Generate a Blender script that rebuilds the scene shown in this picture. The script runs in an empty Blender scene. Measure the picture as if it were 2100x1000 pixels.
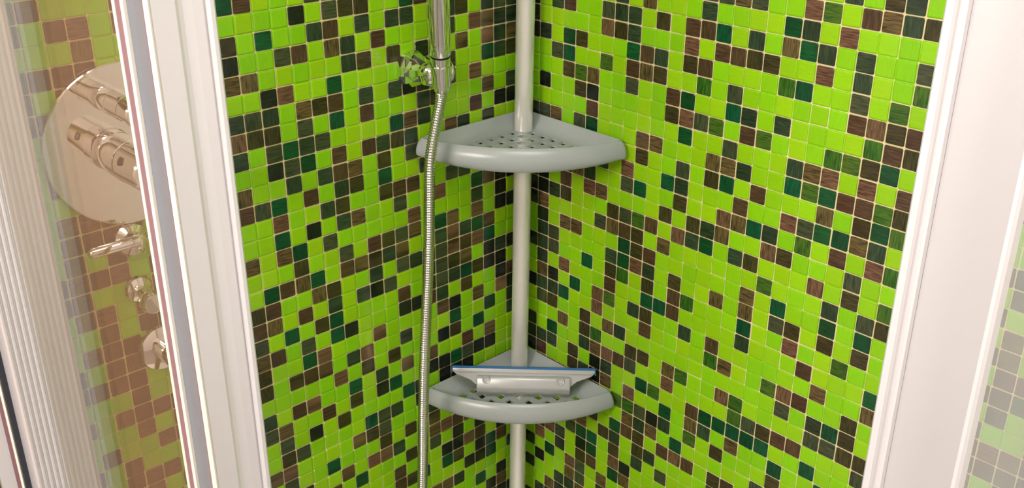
import bpy, bmesh, math, random
from mathutils import Vector, Matrix

# ------------------------------------------------------------------ camera, world, lights, exposure
S = 0.0215                 # tile pitch (m)
Z0 = 1.30                  # height of the reference joint above the floor
FPX = 2112.626             # focal length in pixels of a 2100 x 1000 frame
scene = bpy.context.scene
COL = scene.collection
CAM = Vector((0.9904, -0.9393, 1.5508))
CEUL = (1.14388661, -0.00158787, 0.0390757846 + math.pi / 4)
cd = bpy.data.cameras.new('camera'); cam = bpy.data.objects.new('camera', cd); COL.objects.link(cam)
cam.location = CAM; cam.rotation_euler = CEUL
cd.sensor_fit = 'HORIZONTAL'; cd.sensor_width = 36.0; cd.lens = 36.0 * FPX / 2100.0
cd.clip_start = 0.01; cd.clip_end = 50
scene.camera = cam

w = bpy.data.worlds.new('world'); scene.world = w; w.use_nodes = True
bg = w.node_tree.nodes['Background']; bg.inputs[0].default_value = (1.0, 0.97, 0.94, 1); bg.inputs[1].default_value = 0.25

def area(name, loc, target, sx, sy, power, col):
    ld = bpy.data.lights.new(name, 'AREA'); ld.shape = 'RECTANGLE'; ld.size = sx; ld.size_y = sy
    ld.energy = power; ld.color = col
    o = bpy.data.objects.new(name, ld); COL.objects.link(o); o.location = loc
    d = Vector(target) - Vector(loc); o.rotation_euler = d.to_track_quat('-Z', 'Y').to_euler()
    return o
area('wall_lamp_light', (0.62, -2.16, 1.92), (0.25, 0.0, 1.0), 0.62, 0.34, 36, (1.0, 0.99, 0.985))
area('ceiling_lamp_light', (0.98, -0.88, 2.36), (0.98, -0.88, 0), 0.7, 0.7, 11, (1.0, 0.99, 0.985))

vs = scene.view_settings
vs.view_transform = 'Standard'; vs.look = 'None'; vs.gamma = 1.0; vs.use_curve_mapping = False
vs.exposure = -0.24

# ------------------------------------------------------------------ helpers
def sr(r, g, b):
    f = lambda c: (c / 255 / 12.92) if c / 255 <= 0.04045 else ((c / 255 + 0.055) / 1.055) ** 2.4
    return (f(r), f(g), f(b), 1.0)

def nodemat(name):
    m = bpy.data.materials.new(name); m.use_nodes = True
    nt = m.node_tree; b = nt.nodes['Principled BSDF']
    return m, nt, b

def N(nt, t, **kw):
    n = nt.nodes.new(t)
    for k, v in kw.items(): setattr(n, k, v)
    return n

def math_n(nt, op, a, b=None):
    n = N(nt, 'ShaderNodeMath', operation=op)
    for i, v in enumerate((a, b)):
        if v is None: continue
        if isinstance(v, (int, float)): n.inputs[i].default_value = v
        else: nt.links.new(v, n.inputs[i])
    return n.outputs[0]

def simple(name, col, rough=0.4, metal=0.0, var=0.04, scale=40.0, bump=0.0, spec=0.5):
    """plain material with a faint procedural colour variation"""
    m, nt, b = nodemat(name)
    tc = N(nt, 'ShaderNodeTexCoord'); no = N(nt, 'ShaderNodeTexNoise'); no.inputs['Scale'].default_value = scale
    no.inputs['Detail'].default_value = 4
    nt.links.new(tc.outputs['Object'], no.inputs['Vector'])
    mix = N(nt, 'ShaderNodeMix', data_type='RGBA')
    mix.inputs[6].default_value = [c * (1 - var) for c in col[:3]] + [1]
    mix.inputs[7].default_value = [min(1, c * (1 + var)) for c in col[:3]] + [1]
    nt.links.new(no.outputs['Fac'], mix.inputs[0]); nt.links.new(mix.outputs[2], b.inputs['Base Color'])
    b.inputs['Roughness'].default_value = rough; b.inputs['Metallic'].default_value = metal
    b.inputs['Specular IOR Level'].default_value = spec
    if bump:
        bp = N(nt, 'ShaderNodeBump'); bp.inputs['Strength'].default_value = bump; bp.inputs['Distance'].default_value = 0.0005
        nt.links.new(no.outputs['Fac'], bp.inputs['Height']); nt.links.new(bp.outputs[0], b.inputs['Normal'])
    return m

def tile_mat(name, c1, c2, lo, hi, rough, val=0.25, warm=None):
    """glass mosaic: brushed streaks, direction, offset and depth of tone chosen per tile"""
    m, nt, b = nodemat(name); L = nt.links.new
    oi = N(nt, 'ShaderNodeObjectInfo'); ge = N(nt, 'ShaderNodeNewGeometry')
    rnd = math_n(nt, 'FRACT', math_n(nt, 'ADD', oi.outputs['Random'], ge.outputs['Random Per Island']))
    r2 = math_n(nt, 'FRACT', math_n(nt, 'MULTIPLY', rnd, 17.31))
    r3 = math_n(nt, 'FRACT', math_n(nt, 'MULTIPLY', rnd, 53.77))
    tc = N(nt, 'ShaderNodeTexCoord')
    outs = []
    for sc in ((70, 10, 700), (700, 10, 70)):
        mp = N(nt, 'ShaderNodeMapping'); mp.inputs['Scale'].default_value = sc
        L(tc.outputs['Object'], mp.inputs['Vector'])
        no = N(nt, 'ShaderNodeTexNoise', noise_dimensions='4D'); no.inputs['Scale'].default_value = 1.0
        no.inputs['Detail'].default_value = 3; no.inputs['Distortion'].default_value = 0.6
        L(mp.outputs[0], no.inputs['Vector']); L(math_n(nt, 'MULTIPLY', rnd, 91.0), no.inputs['W'])
        outs.append(no.outputs['Fac'])
    sel = math_n(nt, 'GREATER_THAN', r2, 0.55)
    mx = N(nt, 'ShaderNodeMix', data_type='FLOAT'); L(sel, mx.inputs[0]); L(outs[0], mx.inputs[2]); L(outs[1], mx.inputs[3])
    ra = N(nt, 'ShaderNodeMapRange'); ra.inputs['From Min'].default_value = lo; ra.inputs['From Max'].default_value = hi
    L(mx.outputs[0], ra.inputs['Value'])
    cm = N(nt, 'ShaderNodeMix', data_type='RGBA'); cm.inputs[6].default_value = c1; cm.inputs[7].default_value = c2
    L(ra.outputs[0], cm.inputs[0])
    col = cm.outputs[2]
    if warm:
        wm = N(nt, 'ShaderNodeMix', data_type='RGBA'); wm.inputs[7].default_value = warm
        L(col, wm.inputs[6]); L(math_n(nt, 'MULTIPLY', math_n(nt, 'GREATER_THAN', r3, 0.6), math_n(nt, 'MULTIPLY', ra.outputs[0], 0.55)), wm.inputs[0])
        col = wm.outputs[2]
    hs = N(nt, 'ShaderNodeHueSaturation'); L(col, hs.inputs['Color'])
    vr = N(nt, 'ShaderNodeMapRange'); vr.inputs['To Min'].default_value = 1 - val; vr.inputs['To Max'].default_value = 1 + val
    L(r3, vr.inputs['Value']); L(vr.outputs[0], hs.inputs['Value'])
    hr = N(nt, 'ShaderNodeMapRange'); hr.inputs['To Min'].default_value = 0.488; hr.inputs['To Max'].default_value = 0.512
    L(r2, hr.inputs['Value']); L(hr.outputs[0], hs.inputs['Hue'])
    L(hs.outputs[0], b.inputs['Base Color'])
    b.inputs['Roughness'].default_value = rough
    b.inputs['Specular IOR Level'].default_value = 0.45
    bp = N(nt, 'ShaderNodeBump'); bp.inputs['Strength'].default_value = 0.35; bp.inputs['Distance'].default_value = 0.0004
    L(mx.outputs[0], bp.inputs['Height']); L(bp.outputs[0], b.inputs['Normal'])
    return m

def glass_mat(name, tint, veil, amount):
    """clear pane with pale reflections imitated by a diffuse film: tinted transmission, fresnel mirror and a little film scatter"""
    m = bpy.data.materials.new(name); m.use_nodes = True; nt = m.node_tree; nt.nodes.clear(); L = nt.links.new
    out = N(nt, 'ShaderNodeOutputMaterial')
    tr = N(nt, 'ShaderNodeBsdfTransparent'); tr.inputs[0].default_value = tint
    df = N(nt, 'ShaderNodeBsdfDiffuse'); df.inputs[0].default_value = veil
    gl = N(nt, 'ShaderNodeBsdfGlossy'); gl.inputs['Roughness'].default_value = 0.02
    lw = N(nt, 'ShaderNodeLayerWeight'); lw.inputs['Blend'].default_value = 0.5
    fres = math_n(nt, 'ADD', math_n(nt, 'MULTIPLY', math_n(nt, 'POWER', lw.outputs['Facing'], 5.0), 0.96), 0.04)
    no = N(nt, 'ShaderNodeTexNoise'); no.inputs['Scale'].default_value = 9; no.inputs['Detail'].default_value = 5
    tc = N(nt, 'ShaderNodeTexCoord'); L(tc.outputs['Object'], no.inputs['Vector'])
    am = math_n(nt, 'MULTIPLY', math_n(nt, 'ADD', math_n(nt, 'MULTIPLY', no.outputs['Fac'], 0.3), 0.85), amount)
    m1 = N(nt, 'ShaderNodeMixShader'); L(am, m1.inputs[0]); L(tr.outputs[0], m1.inputs[1]); L(df.outputs[0], m1.inputs[2])
    m2 = N(nt, 'ShaderNodeMixShader'); L(fres, m2.inputs[0]); L(m1.outputs[0], m2.inputs[1]); L(gl.outputs[0], m2.inputs[2])
    L(m2.outputs[0], out.inputs[0])
    return m

def mesh_of(name, bm, mats=(), smooth=None):
    bmesh.ops.recalc_face_normals(bm, faces=bm.faces[:]) if smooth != 'keep' else None
    me = bpy.data.meshes.new(name); bm.to_mesh(me); bm.free()
    for m in (mats if isinstance(mats, (list, tuple)) else [mats]): me.materials.append(m)
    return me

def obj(name, bm, mat, parent=None, smooth=False, angle=40, loc=None):
    me = bm if isinstance(bm, bpy.types.Mesh) else mesh_of(name, bm, mat)
    o = bpy.data.objects.new(name, me); COL.objects.link(o)
    if parent: o.parent = parent
    if loc is not None: o.location = loc
    if smooth:
        for p in me.polygons: p.use_smooth = True
        me.set_sharp_from_angle(angle=math.radians(angle))
    return o

def empty(name, loc=(0, 0, 0)):
    o = bpy.data.objects.new(name, None); COL.objects.link(o); o.location = loc; o.empty_display_size = 0.05
    return o

def tag(o, label, cat, group=None):
    o['label'] = label; o['category'] = cat
    if group: o['group'] = group
    return o

def struct(o, label=None):
    o['kind'] = 'structure'
    if label: o['label'] = label
    return o

def box(bm, lo, hi, bev=0.0):
    r = bmesh.ops.create_cube(bm, size=1.0)
    for v in r['verts']:
        v.co = Vector([(lo[k] + hi[k]) / 2 + v.co[k] * (hi[k] - lo[k]) for k in range(3)])
    if bev:
        es = {e for v in r['verts'] for e in v.link_edges}
        bmesh.ops.bevel(bm, geom=list(es), offset=bev, segments=2, profile=0.6, affect='EDGES')
    return bm

def newbox(lo, hi, bev=0.0):
    return box(bmesh.new(), lo, hi, bev)

def prism(pts, z0, z1):
    """vertical extrusion of a plan outline"""
    bm = bmesh.new()
    a = [bm.verts.new((x, y, z0)) for x, y in pts]; b = [bm.verts.new((x, y, z1)) for x, y in pts]
    n = len(pts)
    for i in range(n): bm.faces.new((a[i], a[(i + 1) % n], b[(i + 1) % n], b[i]))
    bm.faces.new(a[::-1]); bm.faces.new(b)
    return bm

def frame(axis):
    z = Vector(axis).normalized(); x = z.orthogonal().normalized(); y = z.cross(x)
    return x, y, z

def lathe(prof, origin, axis, seg=40, bm=None):
    """revolve (radius, distance) pairs about an axis"""
    bm = bm or bmesh.new(); x, y, z = frame(axis); o = Vector(origin); rings = []
    for r, d in prof:
        if r < 1e-6: rings.append([bm.verts.new(o + z * d)])
        else: rings.append([bm.verts.new(o + z * d + (x * math.cos(2 * math.pi * k / seg) + y * math.sin(2 * math.pi * k / seg)) * r) for k in range(seg)])
    for A, B in zip(rings, rings[1:]):
        for k in range(seg):
            k2 = (k + 1) % seg
            if len(A) == 1 and len(B) == 1: continue
            if len(A) == 1: bm.faces.new((A[0], B[k], B[k2]))
            elif len(B) == 1: bm.faces.new((A[k], A[k2], B[0]))
            else: bm.faces.new((A[k], A[k2], B[k2], B[k]))
    for R in (rings[0], rings[-1]):
        if len(R) > 1: bm.faces.new(R)
    return bm

def catmull(pts, n):
    P = [Vector(p) for p in pts]; P = [2 * P[0] - P[1]] + P + [2 * P[-1] - P[-2]]; out = []
    for i in range(1, len(P) - 2):
        a, b, c, d = P[i - 1:i + 3]
        for k in range(n):
            t = k / n
            out.append(0.5 * ((2 * b) + (c - a) * t + (2 * a - 5 * b + 4 * c - d) * t * t + (3 * b - 3 * c + d - a) * t ** 3))
    out.append(P[-2]); return out

def resample(pts, step):
    out = [pts[0].copy()]; acc = 0.0
    for a, b in zip(pts, pts[1:]):
        L = (b - a).length; 
        while acc + L >= step:
            t = (step - acc) / L; a = a.lerp(b, t); out.append(a.copy()); L = (b - a).length; acc = 0.0
        acc += L
    return out

def tube(pts, rad, seg=14):
    """swept tube, rad is a number or a function of the ring index"""
    bm = bmesh.new(); rings = []; n = len(pts); up = None
    for i, p in enumerate(pts):
        t = (pts[min(i + 1, n - 1)] - pts[max(i - 1, 0)]).normalized()
        if up is None: up = t.orthogonal().normalized()
        up = (up - t * up.dot(t)).normalized(); s = t.cross(up)
        r = rad(i) if callable(rad) else rad
        rings.append([bm.verts.new(p + (up * math.cos(2 * math.pi * k / seg) + s * math.sin(2 * math.pi * k / seg)) * r) for k in range(seg)])
    for A, B in zip(rings, rings[1:]):
        for k in range(seg): bm.faces.new((A[k], A[(k + 1) % seg], B[(k + 1) % seg], B[k]))
    bm.faces.new(rings[0][::-1]); bm.faces.new(rings[-1])
    return bm

# ------------------------------------------------------------------ materials
MT = {
 '.': tile_mat('lime_glass', sr(140, 196, 14), sr(148, 206, 22), 0.3, 0.8, 0.16, 0.06),
 'd': tile_mat('dark_green_glass', sr(32, 47, 31), sr(64, 84, 58), 0.35, 0.75, 0.14, 0.3, sr(86, 68, 44)),
 'e': tile_mat('emerald_glass', sr(5, 50, 29), sr(16, 90, 50), 0.3, 0.75, 0.13, 0.3),
 'b': tile_mat('brown_glass', sr(58, 43, 30), sr(102, 76, 53), 0.35, 0.75, 0.14, 0.22, sr(146, 106, 80)),
 'o': tile_mat('olive_brown_glass', sr(42, 40, 23), sr(86, 77, 42), 0.35, 0.75, 0.14, 0.25, sr(136, 104, 66)),
 'k': tile_mat('blackish_green_glass', sr(14, 19, 14), sr(40, 46, 36), 0.35, 0.75, 0.13, 0.3),
 'n': tile_mat('moss_green_glass', sr(28, 70, 22), sr(78, 122, 34), 0.35, 0.72, 0.13, 0.22, sr(80, 78, 34)),
}
M_grout = simple('beige_grout', sr(226, 208, 156), 0.85, var=0.12, scale=400, bump=0.3)
M_alu = simple('white_lacquered_aluminium', sr(228, 222, 221), 0.24, metal=0.3, var=0.015, scale=12)
M_alu2 = simple('satin_silver_profile', sr(206, 199, 198), 0.22, metal=0.35, var=0.02, scale=10)
M_seal = simple('grey_rubber_seal', sr(122, 123, 128), 0.35, var=0.05)
M_mauve = simple('mauve_rubber_lip', sr(140, 100, 104), 0.45, var=0.04)
M_dark = simple('dark_rubber', sr(44, 44, 52), 0.4, var=0.05)
M_cream = simple('cream_edge_profile', sr(240, 230, 214), 0.3, var=0.02)
M_chrome = simple('polished_chrome', sr(236, 234, 231), 0.045, metal=1.0, var=0.005)
M_hose = simple('chrome_hose_steel', sr(200, 196, 189), 0.17, metal=1.0, var=0.03)
M_pole = simple('brushed_grey_pole', sr(240, 235, 230), 0.3, metal=0.45, var=0.03, scale=90)
M_shelf = simple('pale_grey_plastic', sr(163, 168, 168), 0.27, var=0.02, scale=25)
M_sq = simple('silver_grey_plastic', sr(186, 186, 186), 0.32, metal=0.25, var=0.02)
M_blue = simple('blue_rubber_blade', sr(14, 96, 156), 0.35, var=0.05)
M_black = simple('black_gasket', sr(14, 14, 15), 0.4)
M_wall = simple('white_plaster', sr(236, 231, 226), 0.7, var=0.02, bump=0.1)
M_floor = simple('grey_floor_stone', sr(150, 144, 138), 0.5, var=0.08, scale=6)
M_tray = simple('white_acrylic_tray', sr(235, 232, 228), 0.25, var=0.01)
M_wood = simple('pane_reflection_wood', sr(196, 138, 86), 0.5, var=0.15, scale=14)
M_glassL = glass_mat('clear_glass', (0.97, 0.93, 0.89, 1), sr(196, 186, 180), 0.04)
M_glassR = glass_mat('veiled_glass', (0.97, 0.98, 0.97, 1), sr(226, 224, 220), 0.14)  # pale diffuse layer stands in for white reflections on the pane

# ------------------------------------------------------------------ setting: room shell
ROOM = 2.3; CEIL = 2.42
struct(obj('floor', newbox((-0.1, -ROOM - .1, -0.1), (ROOM + .1, 0.1, 0.0)), M_floor))
struct(obj('ceiling', newbox((-0.1, -ROOM - .1, CEIL), (ROOM + .1, 0.1, CEIL + .1)), M_wall))
struct(obj('wall_back', newbox((ROOM, -ROOM - .1, 0), (ROOM + .1, 0.1, CEIL)), M_wall))
struct(obj('wall_front', newbox((-0.1, -ROOM - .1, 0), (ROOM, -ROOM, CEIL)), M_wall))

# ------------------------------------------------------------------ setting: mosaic walls
CL, CR, ZR = 18.5354885, 8.35521947, -1.90238898   # joint offsets of the two mosaics
LROWS = {
 -2: "eb...d??????????????", -1: "....k.doo..eb???????", 0: "o.e..db.d.dd.ddo.ddd", 1: "k..db.od.b...?d.bodd",
 2: "oo.....do.o.k?.o.bdo", 3: "..kb..e....d??o..edo", 4: "ddd.oob.d.dk??d.b...", 5: "boo.d.e.b...d?...o.d",
 6: "d.dedd....eod?..b.kk", 7: "..kde.b.bdod..od.d..", 8: "o..d.dbo.o.d????????", 9: "bde.b.do.e..d..?????",
 10: "..b..do..obb..dd.???", 11: "..e.k.do..d..b..eokk", 12: "o.oe.d.....b....d.k.", 13: "...o..d.bodo.eo.b.kk",
 14: ".eboe.boodo.?dbdeo..", 15: "ob..oo..d.dd?dbbbe..", 16: "bo.b.d.dkd..?doo.kdk", 17: "d.e.oe....b.?ddeokk.",
 18: "ob.d.ek...kk?d.o..kb", 19: "o..eb...b...?ok.o.bk", 20: "o.obb.db..d.?.e..e.k", 21: ".....b.o.o..?ko.e..d",
 22: "d.bb..e.d.o.?..b.o..", 23: "do..b.o.ke..kkedkk..", 24: ".d.k.o....ek.kkk....", 25: ".od....edd.k????????",
 26: "ob....ood...d???????", 27: "?d..e...o.o.o.??????", 28: "???..b.bbd..obbb????", 29: "?????.e...o.d.k.k???",
 30: "??????...b...kkbo.k?", 31: "????????.boe.eo.keb.", 32: "??????????.?...kke.e", 33: "????????????ood.....",
 34: "??????????????..e.k.", 35: "????????????????.ko.", 36: "??????????????????kk"}
LGLASS = {-3: "b...b", -2: ".bb.b", -1: "..b..", 0: "bbb..", 1: ".b...", 7: "bbbb?", 8: "bbbb.", 9: "b.b..", 10: "bbb.b",
 11: "b...b", 12: "bb.bb", 13: ".b.b?", 14: "bbb.?", 15: ".bb.?", 16: "bbb.?", 17: "..b.?", 18: ".bbb?", 19: "..b.?",
 20: "b..b?", 21: ".b..?", 22: ".bbb?", 23: "bbb.?"}
RROWS = {
 -5: "????????????????????.d.od.", -4: "??????????????dod..bn.bodo", -3: "???????d.o...d....ed.b....",
 -2: "k.db..ddd.o.bbe.d.oed.d..d", -1: "k.....bod...b.bboo..b.d..n", 0: "kd.eo...ebd.ob....ne..d.n.",
 1: "..de..n.boo..n.d......bbob", 2: "...ono..d..be..ed.d....nbo", 3: ".k..ok.....obdn.bn...nnoe.",
 4: ".....b......e..d...dob.b.b", 5: "kdo.de...oo...ood..enebbno", 6: "???????..o..d.oe.b...o.oen",
 7: "??????d.b..ed...b..bdeeod.", 8: "???bbd..de..o..boed.n.b.bn", 9: "kk.b.bo....o.odo..bo...d..",
 10: "kkdo...odnb.bde.do...b.o.n", 11: "kb....dobo.o......n...d.do", 12: ".k.oo...eob......o.e..e.e.",
 13: ".dd....debd.o..o.o.do.o.o.", 14: "kdd..e.on.o.bn...e..b..n..", 15: ".d.b...b..eeb....d...b...e",
 16: ".ok.e.bn.do..d.b......o..o", 17: "kdde..b...b....no..nbb..o.", 18: ".do..o.od...........d.deo.",
 19: "...o.on..oo.on..bn....ddoo", 20: "k.e..dobbd..b....ndobb...d", 21: "kdd.o.kd..en..beeeee..e..?",
 22: "kb..odko.b..e.od.o..e..e??", 23: "???????.nndkd.n.o...o.????", 24: "???????..odo.e.....d??????",
 25: "??????o.ebo.bbb.ob????????", 26: "?????b.od.od....d?????????", 27: "????dee.o.d.d..???????????",
 28: "?kbd.ke.bk...?????????????", 29: ".b.k.ob.eo..??????????????", 30: "k.e.bd.o..????????????????",
 31: ".k..od.d??????????????????", 32: "k..ddo????????????????????", 33: "..ok??????????????????????", 34: ".d????????????????????????", 35: "k?????????????????????????"}
RGLASS = {5: ".??", 6: "bd?", 7: ".d?", 8: "d.?", 9: ".o?", 10: "do?", 11: ".bb", 12: "doe", 13: ".d.", 14: "d..", 15: "obo", 16: "ebd", 17: "b.d", 18: ".??"}
rng = random.Random(7)
def pick(rows, glass, c0, g0, i, j):
    c = '?'
    if j in rows and 0 <= i - c0 < len(rows[j]): c = rows[j][i - c0]
    if j in glass and 0 <= i - g0 < len(glass[j]): c = glass[j][i - g0]
    r = rng.random()
    if c == '?':
        c = '.' if r < 0.56 else 'ddboobeknk'[int((r - 0.56) / 0.44 * 10) % 10]
    return c

DEPTH = 0.0032
def tile_rings(cx, cz, w, h, cls):
    """octagonal rings: back, shoulder, face (local y is depth, face towards -y)"""
    lime = cls == '.'
    rings = []
    spec = ((-0.00065, DEPTH), (-0.00065, 0.00108), (0.0, 0.00095), (0.00030, 0.00030), (0.00115, 0.0)) if lime else ((0.0, DEPTH), (0.0, 0.0006), (0.0003, 0.00015), (0.0009, 0.0))  # lime foot over the joint imitates green light bleeding through the glass
    for ins, y in spec:
        a, b = w / 2 - ins, h / 2 - ins; c = 0.0007 if ins < 0 else 0.0011
        rings.append([(cx + x, y, cz + z) for x, z in ((-a + c, -b), (a - c, -b), (a, -b + c), (a, b - c), (a - c, b), (-a + c, b), (-a, b - c), (-a, -b + c))])
    return rings
TW = {True: 0.0199, False: 0.0199}
def add_tile(bm, rings, mi, M=None):
    vs_ = [[bm.verts.new(M @ Vector(p) if M else p) for p in r] for r in rings]
    for A, B in zip(vs_, vs_[1:]):
        for k in range(8):
            f = bm.faces.new((A[k], A[(k + 1) % 8], B[(k + 1) % 8], B[k])); f.material_index = mi
    f = bm.faces.new(vs_[-1]); f.material_index = mi

tile_mesh = {}
for c in MT:
    bm = bmesh.new(); wd = TW[c == '.']; add_tile(bm, tile_rings(0, 0, wd, wd, c), 0)
    tile_mesh[c] = mesh_of('tile_' + MT[c].name, bm, MT[c])

from mathutils import Euler
CR_INV = Euler(CEUL).to_matrix().transposed()
def px(P):
    q = CR_INV @ (Vector(P) - CAM)
    if q.z > -0.05: return None
    return (1050 + FPX * q.x / -q.z, 500 + FPX * q.y / q.z, -q.z)

def mosaic(wall, side):
    left = side == 'left'
    cols = range(-16, 19) if left else range(-9, 31)
    cells = []
    for j in range(-46, 64):
        for i in cols:
            if left: a0, a1 = CL - i - 1, CL - i; zt = -j
            else: a0, a1 = CR + i, CR + i + 1; zt = ZR - j
            z = Z0 + (zt - .5) * S
            if z < 0.03 or z > CEIL - 0.02: continue
            part = a0 < 0
            a0 = max(a0, 0.0); am = (a0 + a1) / 2 * S; wpart = (a1 - a0) * S
            if wpart < 0.006: continue
            c = pick(LROWS, LGLASS, -2, -11, i, j) if left else pick(RROWS, RGLASS, -8, 22, i, j)
            P = Vector((0, -am, z)) if left else Vector((am, 0, z))
            q = px(P); area_ = 0
            if q and -10 < q[0] < 2110 and -10 < q[1] < 1010:
                vis = True
                if left: vis = q[0] > 440 + 0.115 * q[1] or (25 + .19 * q[1] < q[0] < 225 + .15 * q[1])
                else: vis = q[0] < 1945 - 0.172 * q[1] or q[0] > 2170 - 0.205 * q[1]
                n = Vector((1, 0, 0)) if left else Vector((0, -1, 0))
                area_ = abs((CAM - P).normalized().dot(n)) / q[2] ** 2 if vis and not part else 0
            cells.append((area_, rng.random(), P, c, wpart))
    cells.sort(key=lambda t: (-t[0], t[1]))
    ry = math.pi / 2 if left else 0.0
    bm = bmesh.new(); keys = list(MT)
    for k, (ar, _, P, c, wp) in enumerate(cells):
        wob = Euler((rng.gauss(0, .008), rng.gauss(0, .004), ry + rng.gauss(0, .008)))
        off = Vector((rng.gauss(0, .00012), rng.gauss(0, .00012), rng.gauss(0, .00015)))
        if k < 300 and ar > 0:
            t = bpy.data.objects.new('tile', tile_mesh[c]); COL.objects.link(t)
            t.parent = wall; t.location = P + off; t.rotation_euler = wob
        else:
            wd = TW[c == '.']; ww = wd - (S - wp) if wp < S - 1e-4 else wd
            add_tile(bm, tile_rings(0, 0, ww, wd, c), keys.index(c), Matrix.Translation(P + off) @ wob.to_matrix().to_4x4())
    me = mesh_of('mosaic_tiles', bm, [MT[k] for k in keys])
    o = bpy.data.objects.new('mosaic_tiles', me); COL.objects.link(o); o.parent = wall; o['kind'] = 'stuff'
    o['label'] = 'remaining lime green, dark green and brown glass mosaic tiles'

G = 0.0012
wl = struct(obj('wall_left', newbox((-0.1, -ROOM, 0), (-G, 0.0, CEIL)), M_grout), 'wall of lime green, brown and dark green mosaic left of the corner')
wr = struct(obj('wall_right', newbox((-0.1, G, 0), (ROOM, 0.1, CEIL)), M_grout), 'wall of lime green, brown and dark green mosaic right of the corner')
mosaic(wl, 'left'); mosaic(wr, 'right')
# wood strip and plastered stretches of the same walls outside the shower
struct(obj('trim_1', newbox((-0.001, -0.95, 0.0), (0.012, -0.7530, CEIL)), M_wood))  # unseen wood strip added for its amber reflection in the left pane
struct(obj('trim_3', newbox((-0.001, -ROOM, 0.0), (0.008, -0.9505, CEIL)), M_wall))
struct(obj('trim_2', newbox((0.832, -0.012, 0.0), (ROOM, 0.001, CEIL)), M_wall))

# ------------------------------------------------------------------ shower enclosure: posts, doors, panes
ZB, ZT = 0.08, 1.98
def lip(cx, cy, r, n=10):
    return [(cx + r * math.cos(2 * math.pi * k / n), cy + r * math.sin(2 * math.pi * k / n)) for k in range(n)]

scr = empty('shower_screen', (0.02, -0.685, 0)); tag(scr, 'white ridged wall post of the shower screen at the far left', 'shower screen')
def child(name, bm, mat, parent, smooth=False, angle=40):
    o = obj(name, bm, mat, parent, smooth, angle)
    o.matrix_parent_inverse = Matrix.Translation(-parent.location) if parent.type == 'EMPTY' else Matrix.Identity(4)
    return o
# wall post: smooth inner half, ridged outer half
pts = [(0.001, -0.654), (0.041, -0.654), (0.043, -0.656), (0.043, -0.6865), (0.0415, -0.6875)]
y = -0.6878
for k in range(5):
    pts += [(0.0415, y - 0.0012), (0.0440, y - 0.0024), (0.0440, y - 0.0040), (0.0415, y - 0.0052)]; y -= 0.0054
pts += [(0.0415, -0.7148), (0.001, -0.7148)]
child('wall_post', prism(pts, ZB, ZT), M_alu, scr)
child('seal_strip', prism([(0.001, -0.7149), (0.018, -0.7149), (0.018, -0.7195), (0.001, -0.7195)], ZB, ZT), M_dark, scr)
child('edge_bead', prism([(0.001, -0.7196), (0.0135, -0.7196), (0.0150, -0.7212), (0.0135, -0.7228), (0.001, -0.7228)], ZB, ZT), M_cream, scr)
child('rubber_lip', prism([(0.001, -0.7229), (0.012, -0.7229), (0.012, -0.7260), (0.001, -0.7260)], ZB, ZT), M_mauve, scr)
child('wall_flange', prism([(0.001, -0.7261), (0.0105, -0.7261), (0.0105, -0.7400), (0.001, -0.7400)], ZB, ZT), M_alu, scr)

dl = empty('shower_door', (0.39, -0.67, 0)); tag(dl, 'white framed sliding shower door left of the opening, in front of the round chrome plate', 'shower door')
ep = [(0.4025, -0.6440), (0.4060, -0.6440), (0.4075, -0.6455), (0.4075, -0.6480), (0.4060, -0.6496), (0.4035, -0.6500), (0.4035, -0.6512),
      (0.4050, -0.6516), (0.4044, -0.6580), (0.4034, -0.6640), (0.4038, -0.6668), (0.4046, -0.6690), (0.4046, -0.6836), (0.4036, -0.6846), (0.384, -0.6846), (0.384, -0.6440)]
child('end_profile', prism(ep, ZB, ZT), M_alu, dl)
child('bead', prism([(0.4012, -0.6847), (0.4046, -0.6847), (0.4050, -0.6858), (0.4040, -0.6872), (0.4012, -0.6872)], ZB, ZT), M_cream, dl)
child('rubber_lip', prism([(0.3990, -0.6847), (0.4011, -0.6847), (0.4011, -0.6868), (0.3990, -0.6868)], ZB, ZT), M_mauve, dl)
child('grey_seal', prism([(0.3740, -0.6700), (0.3989, -0.6700), (0.3989, -0.6855), (0.3900, -0.6846), (0.3820, -0.6848), (0.3740, -0.6855)], ZB, ZT), M_seal, dl)
child('edge_strip', prism([(0.3690, -0.6720), (0.3738, -0.6720), (0.3738, -0.6875), (0.3690, -0.6875)], ZB, ZT), M_cream, dl)
child('edge_lip', prism([(0.3610, -0.6760), (0.3689, -0.6760), (0.3689, -0.6872), (0.3650, -0.6880), (0.3610, -0.6872)], ZB, ZT), M_mauve, dl)
child('edge_bead', prism([(0.3565, -0.6720), (0.3609, -0.6720), (0.3609, -0.6876), (0.3565, -0.6876)], ZB, ZT), M_cream, dl)
child('pane', newbox((0.0450, -0.6865, ZB), (0.372, -0.6815, ZT), 0.0006), M_glassL, dl)

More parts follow.
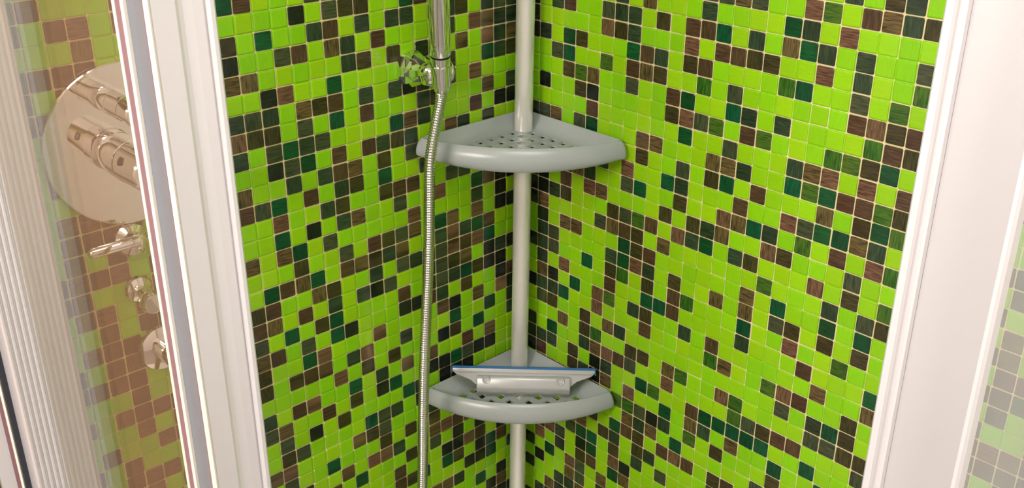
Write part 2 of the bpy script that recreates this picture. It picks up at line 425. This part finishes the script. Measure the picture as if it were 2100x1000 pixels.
dr = empty('shower_door', (0.78, -0.40, 0)); tag(dr, 'white framed sliding shower door at the right edge, with a pale hazy pane', 'shower door')
rp = [(0.7515, -0.4125), (0.7515, -0.4160), (0.7528, -0.4175), (0.7568, -0.4175), (0.7580, -0.4160), (0.7584, -0.4140), (0.7600, -0.4130), (0.7612, -0.4150), (0.7618, -0.4165), (0.7636, -0.4165), (0.7644, -0.4140), (0.7644, -0.395), (0.7515, -0.395)]
child('end_profile', prism(rp, ZB, ZT), M_alu, dr)
child('handle_profile', prism([(0.7645, -0.4135), (0.7700, -0.4146), (0.7860, -0.4150), (0.8010, -0.4146), (0.8040, -0.4140), (0.8060, -0.4120), (0.8060, -0.4070), (0.7645, -0.4070)], ZB, ZT), M_alu2, dr, True, 30)
child('edge_bead', prism([(0.8040, -0.4140), (0.8062, -0.4142), (0.8080, -0.4130), (0.8082, -0.405), (0.8061, -0.405), (0.8061, -0.4115)], ZB, ZT), M_alu, dr)
child('pane', newbox((0.801, -0.406, ZB), (0.806, -0.0355, ZT), 0.0006), M_glassR, dr)
scr2 = empty('shower_screen', (0.79, -0.02, 0)); tag(scr2, 'white wall post holding the hazy right-hand pane against the mosaic', 'shower screen')
child('wall_post', newbox((0.765, -0.035, ZB), (0.822, -0.0005, ZT), 0.002), M_alu, scr2)
# tray and rails that carry the doors
tray = obj('shower_tray', newbox((0.001, -0.74, 0.0), (0.83, -0.001, 0.079), 0.006), M_tray); tag(tray, 'white shower tray below the mosaic corner', 'shower tray')

# ------------------------------------------------------------------ corner pole and its two shelves
pole_a, pole_b = Vector((0.0352, -0.0312, 2.40)), Vector((0.0262, -0.0402, 0.081))
pa = Vector((0.0349, -0.0315, 1.2912)); pb = Vector((0.0294, -0.0371, 0.5667)); pd = (pa - pb) / (pa.z - pb.z)
def pole_at(z): return pb + pd * (z - pb.z)
pl = empty('corner_pole', pole_at(0.08)); tag(pl, 'grey metal tension pole standing in the tiled corner through both shelves', 'pole')
zs = (0.08, CEIL - 0.001)
child('shaft', lathe([(0.0122, 0), (0.0122, (zs[1] - zs[0]))], pole_at(zs[0]), pd, 40), M_pole, pl, True)
child('foot', lathe([(0.020, 0), (0.020, 0.008), (0.0145, 0.02), (0.0145, 0.03)], pole_at(0.080), (0, 0, 1), 32), M_shelf, pl, True)

def outline(off, side, n=28):
    """shelf plan (u = x, v = -y): two straight sides along the walls and a bowed front"""
    g = 0.003 + side; R = 0.1952 - off
    rc = max(0.018 - side * 0.4, 0.006)
    def arc(th):
        r = R - 0.0150 * math.sin(2 * th); return (r * math.cos(th), r * math.sin(th))
    out = []
    for k in range(9):                                  # back corner, rounded
        a = math.pi + math.pi / 2 * k / 8
        out.append((g + rc + rc * math.cos(a), g + rc + rc * math.sin(a)))
    th0 = math.asin(min(0.9, g / R)); d = 0.009
    T = arc(th0)
    A = (T[0] - d, g); thd = th0 + d * 0.8 / R; B = arc(thd)
    for k in range(1, 5): t = k / 5; out.append((g + rc + (A[0] - g - rc) * t, g))
    for k in range(8):
        t = k / 7; out.append(((1 - t) ** 2 * A[0] + 2 * t * (1 - t) * T[0] + t * t * B[0], (1 - t) ** 2 * g + 2 * t * (1 - t) * T[1] + t * t * B[1]))
    th1 = math.pi / 2 - thd
    for k in range(1, n): out.append(arc(thd + (th1 - thd) * k / n))
    half = out[9:9 + 4 + 8]
    for (a, b) in half[::-1]: out.append((b, a))
    return out

RINGS = [(0.0080, 0.0030, -0.0305), (0.0048, 0.0015, -0.0297), (0.0022, 0.0005, -0.0268), (0.0006, 0.0, -0.0225), (0.0, 0.0, -0.0178), (0.0006, 0.0, -0.0130), (0.0022, 0.0003, -0.0082), (0.0046, 0.0008, -0.0040), (0.0068, 0.0014, -0.0013),
         (0.0086, 0.0022, -0.0002), (0.0098, 0.0032, -0.0005), (0.0108, 0.0046, -0.0025), (0.0135, 0.0100, -0.0095), (0.0168, 0.0165, -0.0150), (0.0212, 0.0225, -0.0172)]
UNDER = [(0.0215, 0.0225, -0.0200), (0.0175, 0.0180, -0.0210), (0.0135, 0.0080, -0.0275), (0.0110, 0.0050, -0.0305)]
def taper(u, v, z):
    """the rim is deepest in the middle of the bowed front and shallow at the tips"""
    if z > -0.0206: return z
    k = min(1.0, max(0.0, math.sin(2 * math.atan2(max(v, 0), max(u, 1e-6))))) ** 0.7
    return -0.0206 + (z + 0.0206) * (0.06 + 1.0 * k)
def shelf_mesh():
    bm = bmesh.new(); rings = []
    for f, s_, z in RINGS + UNDER: rings.append([bm.verts.new((u, -v, taper(u, v, z))) for u, v in outline(f, s_)])
    nR = len(RINGS); n = len(rings[0])
    def join(A, B):
        for k in range(n): bm.faces.new((A[k], A[(k + 1) % n], B[(k + 1) % n], B[k]))
    for A, B in zip(rings[:nR], rings[1:nR]): join(A, B)
    bm.faces.new(rings[nR - 1]); bm.faces.new(rings[nR])
    for A, B in zip(rings[nR:], rings[nR + 1:]): join(A, B)
    join(rings[-1], rings[0])
    bmesh.ops.recalc_face_normals(bm, faces=bm.faces[:])
    base = obj('tray', mesh_of('shelf_tray', bm, M_shelf), M_shelf)
    cb = bmesh.new(); floor = outline(0.0215, 0.0225); c0 = 0.0335; p_ = 0.0188; h = 0.0052
    def inside(u, v):
        c = False; m = len(floor)
        for k in range(m):
            (x1, y1), (x2, y2) = floor[k], floor[(k + 1) % m]
            if (y1 > v) != (y2 > v) and u < (x2 - x1) * (v - y1) / (y2 - y1) + x1: c = not c
        return c
    for m in range(-1, 9):
        for k in range(-1, 9):
            u, v = c0 + m * p_, c0 + k * p_
            if m + k < 1 or (u - c0) ** 2 + (v - c0) ** 2 < 0.017 ** 2: continue
            if all(inside(u + a * (h + .001), v + b * (h + .001)) for a in (-1, 1) for b in (-1, 1)):
                box(cb, (u - h, -v - h, -0.05), (u + h, -v + h, 0.02))
    cut = obj('cut', cb, M_shelf)
    md = base.modifiers.new('b', 'BOOLEAN'); md.operation = 'DIFFERENCE'; md.object = cut; md.solver = 'EXACT'
    dg = bpy.context.evaluated_depsgraph_get(); me = bpy.data.meshes.new_from_object(base.evaluated_get(dg)); me.name = 'shelf_tray'
    bpy.data.objects.remove(base); bpy.data.objects.remove(cut)
    for p in me.polygons: p.use_smooth = True
    me.set_sharp_from_angle(angle=math.radians(32))
    if not me.materials: me.materials.append(M_shelf)
    return me
SHELF = shelf_mesh()
def shelf(z, label):
    e = empty('corner_shelf', (0, 0, z - 0.0305)); tag(e, label, 'shelf', 'corner shelves on the pole')
    t = obj('tray', SHELF, M_shelf, e); t.location = (0, 0, 0.0305)
    P = pole_at(z)
    c = obj('collar', lathe([(0.0126, -0.0172), (0.0136, -0.0172), (0.0136, -0.0163), (0.0131, -0.0158), (0.0126, -0.0158)], (P.x, P.y, 0.0305), (0, 0, 1), 32), M_shelf, e, True)
    return e
shelf(1.1360, 'empty grey plastic corner shelf with lattice floor, the upper one behind the shower hose')
shelf(0.7675, 'grey plastic corner shelf carrying the blue-edged squeegee')

# ------------------------------------------------------------------ squeegee lying in the lower shelf
sq = empty('squeegee'); tag(sq, 'silver squeegee with a thin blue rubber blade lying in the lower shelf', 'squeegee')
diag = Vector((1, -1, 0)).normalized(); along = Vector((1, 1, 0)).normalized()
bot = Vector((0.0, 0, 0.7545)) + diag * 0.131
top_d = 0.115
upv = (Vector((0, 0, 0.7912)) + diag * top_d) - bot
ax = along; ay = upv.normalized(); az = ax.cross(ay)
if az.dot(diag) < 0: az = -az; ax = -ax
H = upv.length
mid = along * 0.0050
sq.matrix_world = Matrix(((ax.x, ay.x, az.x, bot.x + mid.x), (ax.y, ay.y, az.y, bot.y + mid.y), (ax.z, ay.z, az.z, bot.z), (0, 0, 0, 1)))
SGN = 1 if ax.dot(along) > 0 else -1
def slab(pts, z0, z1, bev=0.0012):
    bm = bmesh.new(); a = [bm.verts.new((x, y, z0)) for x, y in pts]; b = [bm.verts.new((x, y, z1)) for x, y in pts]; n = len(pts)
    for i in range(n): bm.faces.new((a[i], a[(i + 1) % n], b[(i + 1) % n], b[i]))
    f0 = bm.faces.new(a[::-1]); f1 = bm.faces.new(b)
    if bev: bmesh.ops.bevel(bm, geom=list(set(f0.edges) | set(f1.edges)), offset=bev, segments=2, profile=0.6, affect='EDGES')
    return bm
HW = 0.100
head = [(-HW, H - .002), (HW, H - .002), (HW, H - .006), (HW - .005, H - .011), (HW - .016, H - .0145), (0.074, H - .017), (0.068, H - .022), (0.064, H - .028), (-0.064, H - .028), (-0.068, H - .022), (-0.074, H - .017), (-HW + .016, H - .0145), (-HW + .005, H - .011), (-HW, H - .006)]
obj('head', slab(head, -0.004, 0.004), M_sq, sq, True, 35)
obj('head_rib', slab([(-HW + .002, H - .0035), (HW - .002, H - .0035), (HW - .004, H - .0075), (-HW + .004, H - .0075)], 0.0035, 0.0062, 0.0008), M_sq, sq, True, 35)
obj('blade', slab([(-HW - .0015, H - .0025), (HW + .0015, H - .0025), (HW + .0015, H + .0008), (-HW - .0015, H + .0008)], -0.0035, 0.0030, 0.0003), M_blue, sq)
for e_ in (-1, 1):
    obj('blade_end', slab([(e_ * (HW + .0016), H - .009), (e_ * (HW + .0002), H - .009), (e_ * (HW + .0002), H - .0024), (e_ * (HW + .0016), H - .0024)][::e_], -0.003, 0.003, 0), M_blue, sq)
# rounded grip: a rolled body along the width
bm = bmesh.new(); prof = [(0.0005, -0.005)] + [(max(0.0, yv), zv) for yv, zv in [(0.0015 + 0.012 - 0.012 * math.cos(math.radians(t)), -0.004 + 0.0150 * math.sin(math.radians(t))) for t in range(0, 100, 10)]] + [(0.0238, 0.0110), (0.0272, 0.0098), (0.0290, 0.0072), (0.0293, -0.004)]
segs = [(-0.0655, 0.90), (-0.0650, 0.97), (-0.0640, 1.0), (0.0640, 1.0), (0.0650, 0.97), (0.0655, 0.90)]
rings = [[bm.verts.new((x, 0.0147 + (yv - 0.0147) * k, zv * k)) for yv, zv in prof] for x, k in segs]
for A, B in zip(rings, rings[1:]):
    for k in range(len(prof)): bm.faces.new((A[k], A[(k + 1) % len(prof)], B[(k + 1) % len(prof)], B[k]))
bm.faces.new(rings[0]); bm.faces.new(rings[-1])
obj('grip', bm, M_sq, sq, True, 40)
for e_ in (-1, 1):
    obj('rivet', lathe([(0.0, 0.0112), (0.0030, 0.0116), (0.0040, 0.0128), (0.0052, 0.0130), (0.0060, 0.0112), (0.0060, 0.0090)], (e_ * 0.0520, 0.0235, 0), (0, 0, 1), 20), M_sq, sq, True)

# ------------------------------------------------------------------ hand shower, its bracket and hose
br = empty('shower_bracket', (0.0, -0.196, 1.226)); tag(br, 'chrome wall bracket holding the hand shower on the left mosaic', 'bracket')
BX = Vector((0.0, -0.1905, 1.2250))
child('wall_base', lathe([(0.0232, 0.0002), (0.0232, 0.004), (0.0222, 0.008), (0.0175, 0.020), (0.0145, 0.030), (0.0125, 0.040), (0.0, 0.046)], BX, (1, 0, 0.02), 12), M_chrome, br, True, 25)
PV = Vector((0.0500, -0.2040, 1.2290))
child('pivot', lathe([(0.0, -0.010), (0.006, -0.0095), (0.0115, -0.0065), (0.0145, -0.001), (0.0148, 0.004), (0.0125, 0.010), (0.0115, 0.022), (0.0135, 0.0245), (0.0145, 0.027), (0.0145, 0.029), (0.011, 0.031), (0.0, 0.0325)], PV, (0.0, 1, 0.0), 40), M_chrome, br, True, 30)
hs0 = Vector((0.0640, -0.1955, 1.2140)); hs1 = Vector((0.0790, -0.2080, 1.3215))
hd = (hs1 - hs0).normalized()
child('cradle', lathe([(0.0098, 0.004), (0.0116, 0.004), (0.0132, 0.030), (0.0118, 0.030)], hs0, hd, 36), M_chrome, br, True)
sh = empty('hand_shower', hs0); tag(sh, 'chrome hand shower handle standing upright in its wall bracket', 'hand shower')
child('cone', lathe([(0.0070, -0.004), (0.0085, -0.003), (0.0090, 0.0), (0.0100, 0.010), (0.0112, 0.030), (0.0118, 0.0405)], hs0, hd, 36), M_chrome, sh, True)
child('seam_ring', lathe([(0.0119, 0.0405), (0.0119, 0.0425)], hs0, hd, 36), M_black, sh, True)
child('handle', lathe([(0.0116, 0.0425), (0.0124, 0.0440), (0.0126, 0.060), (0.0122, 0.150), (0.0115, 0.190), (0.0110, 0.205)], hs0, hd, 40), M_chrome, sh, True, 60)
hx_ = hs0 + hd * 0.205
child('spray_head', lathe([(0.0, -0.016), (0.016, -0.015), (0.034, -0.009), (0.043, 0.0), (0.044, 0.006), (0.041, 0.009), (0.0, 0.010)], hx_ + hd * 0.028, Vector((0.55, -0.1, -0.65)), 40), M_chrome, sh, True)

EL = Vector((0.0, -0.551, 0.976))
path = [hs0 + hd * -0.002, (0.0608, -0.1950, 1.198), (0.0590, -0.2022, 1.167), (0.0600, -0.2130, 1.126), (0.0600, -0.2160, 1.080), (0.0600, -0.2184, 1.0306), (0.0600, -0.2221, 0.978), (0.0600, -0.2308, 0.882), (0.0600, -0.2388, 0.773), (0.060, -0.2455, 0.656),
        (0.060, -0.258, 0.52), (0.060, -0.295, 0.40), (0.060, -0.365, 0.33), (0.060, -0.440, 0.36), (0.059, -0.495, 0.46), (0.0575, -0.530, 0.62), (0.0565, -0.545, 0.78), (0.0560, -0.551, 0.90), (0.0560, -0.551, 0.938)]
pts = resample(catmull([Vector(p) for p in path], 40), 0.00082)
rib = (0.0058, 0.0071, 0.0072, 0.0058)
hose = obj('shower_hose', tube(pts, lambda i: rib[i % 4], 14), M_hose, None, True, 180)
tag(hose, 'ribbed chrome shower hose hanging from the hand shower past both shelves', 'hose')

# ------------------------------------------------------------------ mixer plate with its two knobs, hose outlet below
mx_ = empty('shower_mixer', (0, -0.553, 1.2125)); tag(mx_, 'round chrome mixer plate with two knobs seen through the left pane', 'shower mixer')
VC = Vector((0.0, -0.553, 1.2125))
child('plate', lathe([(0.0835, 0.0004), (0.0842, 0.002), (0.0842, 0.0052), (0.0830, 0.0062), (0.0, 0.0066)], VC, (1, 0, 0), 96), M_chrome, mx_, True, 25)
def knob(z, r, steps, rod):
    o = Vector((0.0, -0.5655, z))
    k = child('knob', lathe(steps, o, (1, 0, 0), 48), M_chrome, mx_, True, 30)
    return k
knob(1.2615, 0.0135, [(0.0135, 0.0062), (0.0140, 0.008), (0.0140, 0.0240), (0.0126, 0.0243), (0.0126, 0.0256), (0.0138, 0.0259), (0.0138, 0.0520), (0.0128, 0.0523), (0.0128, 0.0535), (0.0138, 0.0540), (0.0138, 0.0740), (0.0125, 0.0755), (0.0, 0.0755)], 1)
kn = knob(1.2060, 0.0200, [(0.0205, 0.0062), (0.0212, 0.008), (0.0212, 0.0200), (0.0196, 0.0203), (0.0196, 0.0226), (0.0222, 0.0232), (0.0222, 0.0420), (0.0208, 0.0424), (0.0208, 0.0436), (0.0216, 0.0440), (0.0205, 0.0860), (0.0190, 0.0880), (0.0, 0.0880)], 1)
child('stop_button', lathe([(0.0, 0.0), (0.0042, 0.0002), (0.0046, 0.002), (0.0, 0.004)], (0.058, -0.5835, 1.2150), (0, -0.86, 0.5), 20), M_black, kn, True)
el = empty('hose_outlet', EL); tag(el, 'chrome wall elbow where the hose starts, low behind the left pane', 'hose outlet')
child('rosette', lathe([(0.0268, 0.0003), (0.0270, 0.003), (0.0255, 0.006), (0.0160, 0.009), (0.0, 0.0095)], EL, (1, 0, 0), 48), M_chrome, el, True, 30)
ep_ = catmull([EL + Vector((0.007, 0, 0)), EL + Vector((0.034, 0, 0)), EL + Vector((0.050, 0, -0.006)), EL + Vector((0.056, 0, -0.022))], 8)
child('elbow', tube(ep_, 0.0115, 24), M_chrome, el, True)
child('hose_nut', lathe([(0.0110, 0.0), (0.0112, 0.010), (0.0095, 0.018), (0.0080, 0.022)], EL + Vector((0.056, 0, -0.020)), (0, 0, -1), 24), M_chrome, el, True)

rl = empty('grab_rail', (0.0, -0.575, 1.10)); tag(rl, 'short chrome rail below the round mixer plate', 'rail')
RY0, RY1, RZ, RX = -0.6185, -0.5700, 1.1215, 0.035
child('bar', lathe([(0.0, -0.004), (0.003, -0.003), (0.0055, 0.0), (0.0055, RY1 - RY0), (0.0, RY1 - RY0 + 0.003)], (RX, RY0, RZ), (0, 1, 0), 24), M_chrome, rl, True)
child('rosette', lathe([(0.0180, 0.0003), (0.0182, 0.003), (0.0165, 0.006), (0.0090, 0.010), (0.0080, 0.030), (0.0, 0.036)], (0.0, RY1 + 0.005, RZ - 0.012), (1, -0.1, 0.28), 40), M_chrome, rl, True, 30)
hk = empty('wall_hook', (0.0, -0.5660, 1.050)); tag(hk, 'small chrome wall hook between the short rail and the hose outlet', 'hook')
child('rosette', lathe([(0.0150, 0.0003), (0.0152, 0.003), (0.0135, 0.006), (0.0070, 0.009), (0.0, 0.0095)], (0.0, -0.5660, 1.0530), (1, 0, 0), 36), M_chrome, hk, True, 30)
child('peg', lathe([(0.0062, 0.006), (0.0060, 0.022), (0.0095, 0.026), (0.0125, 0.031), (0.0128, 0.036), (0.0110, 0.040), (0.0, 0.041)], (0.0, -0.5660, 1.0530), (1, 0, -0.12), 32), M_chrome, hk, True, 30)

# ------------------------------------------------------------------ room lamps (fixtures for the lights) and door behind
lm, nt, b = nodemat('lamp_diffuser'); b.inputs['Emission Color'].default_value = (1, 0.97, 0.93, 1); b.inputs['Emission Strength'].default_value = 2.5
cl_ = empty('ceiling_lamp', (0.98, -0.88, CEIL)); tag(cl_, 'square white ceiling lamp above the room outside the shower', 'lamp')
child('housing', newbox((0.61, -1.25, CEIL - 0.03), (1.35, -0.51, CEIL), 0.004), M_wall, cl_)
child('diffuser', newbox((0.63, -1.23, CEIL - 0.045), (1.33, -0.53, CEIL - 0.031), 0.004), lm, cl_)
wl_ = empty('wall_lamp', (0.62, -2.26, 1.92)); tag(wl_, 'wide white wall lamp on the wall facing the shower', 'lamp')
child('housing', newbox((0.27, -ROOM + 0.001, 1.72), (0.97, -2.235, 2.12), 0.006), M_wall, wl_)
child('diffuser', newbox((0.29, -2.234, 1.74), (0.95, -2.215, 2.10), 0.006), lm, wl_)
bd = struct(obj('door_1', newbox((1.2, -ROOM, 0), (2.0, -ROOM + 0.04, 2.05), 0.004), M_tray))
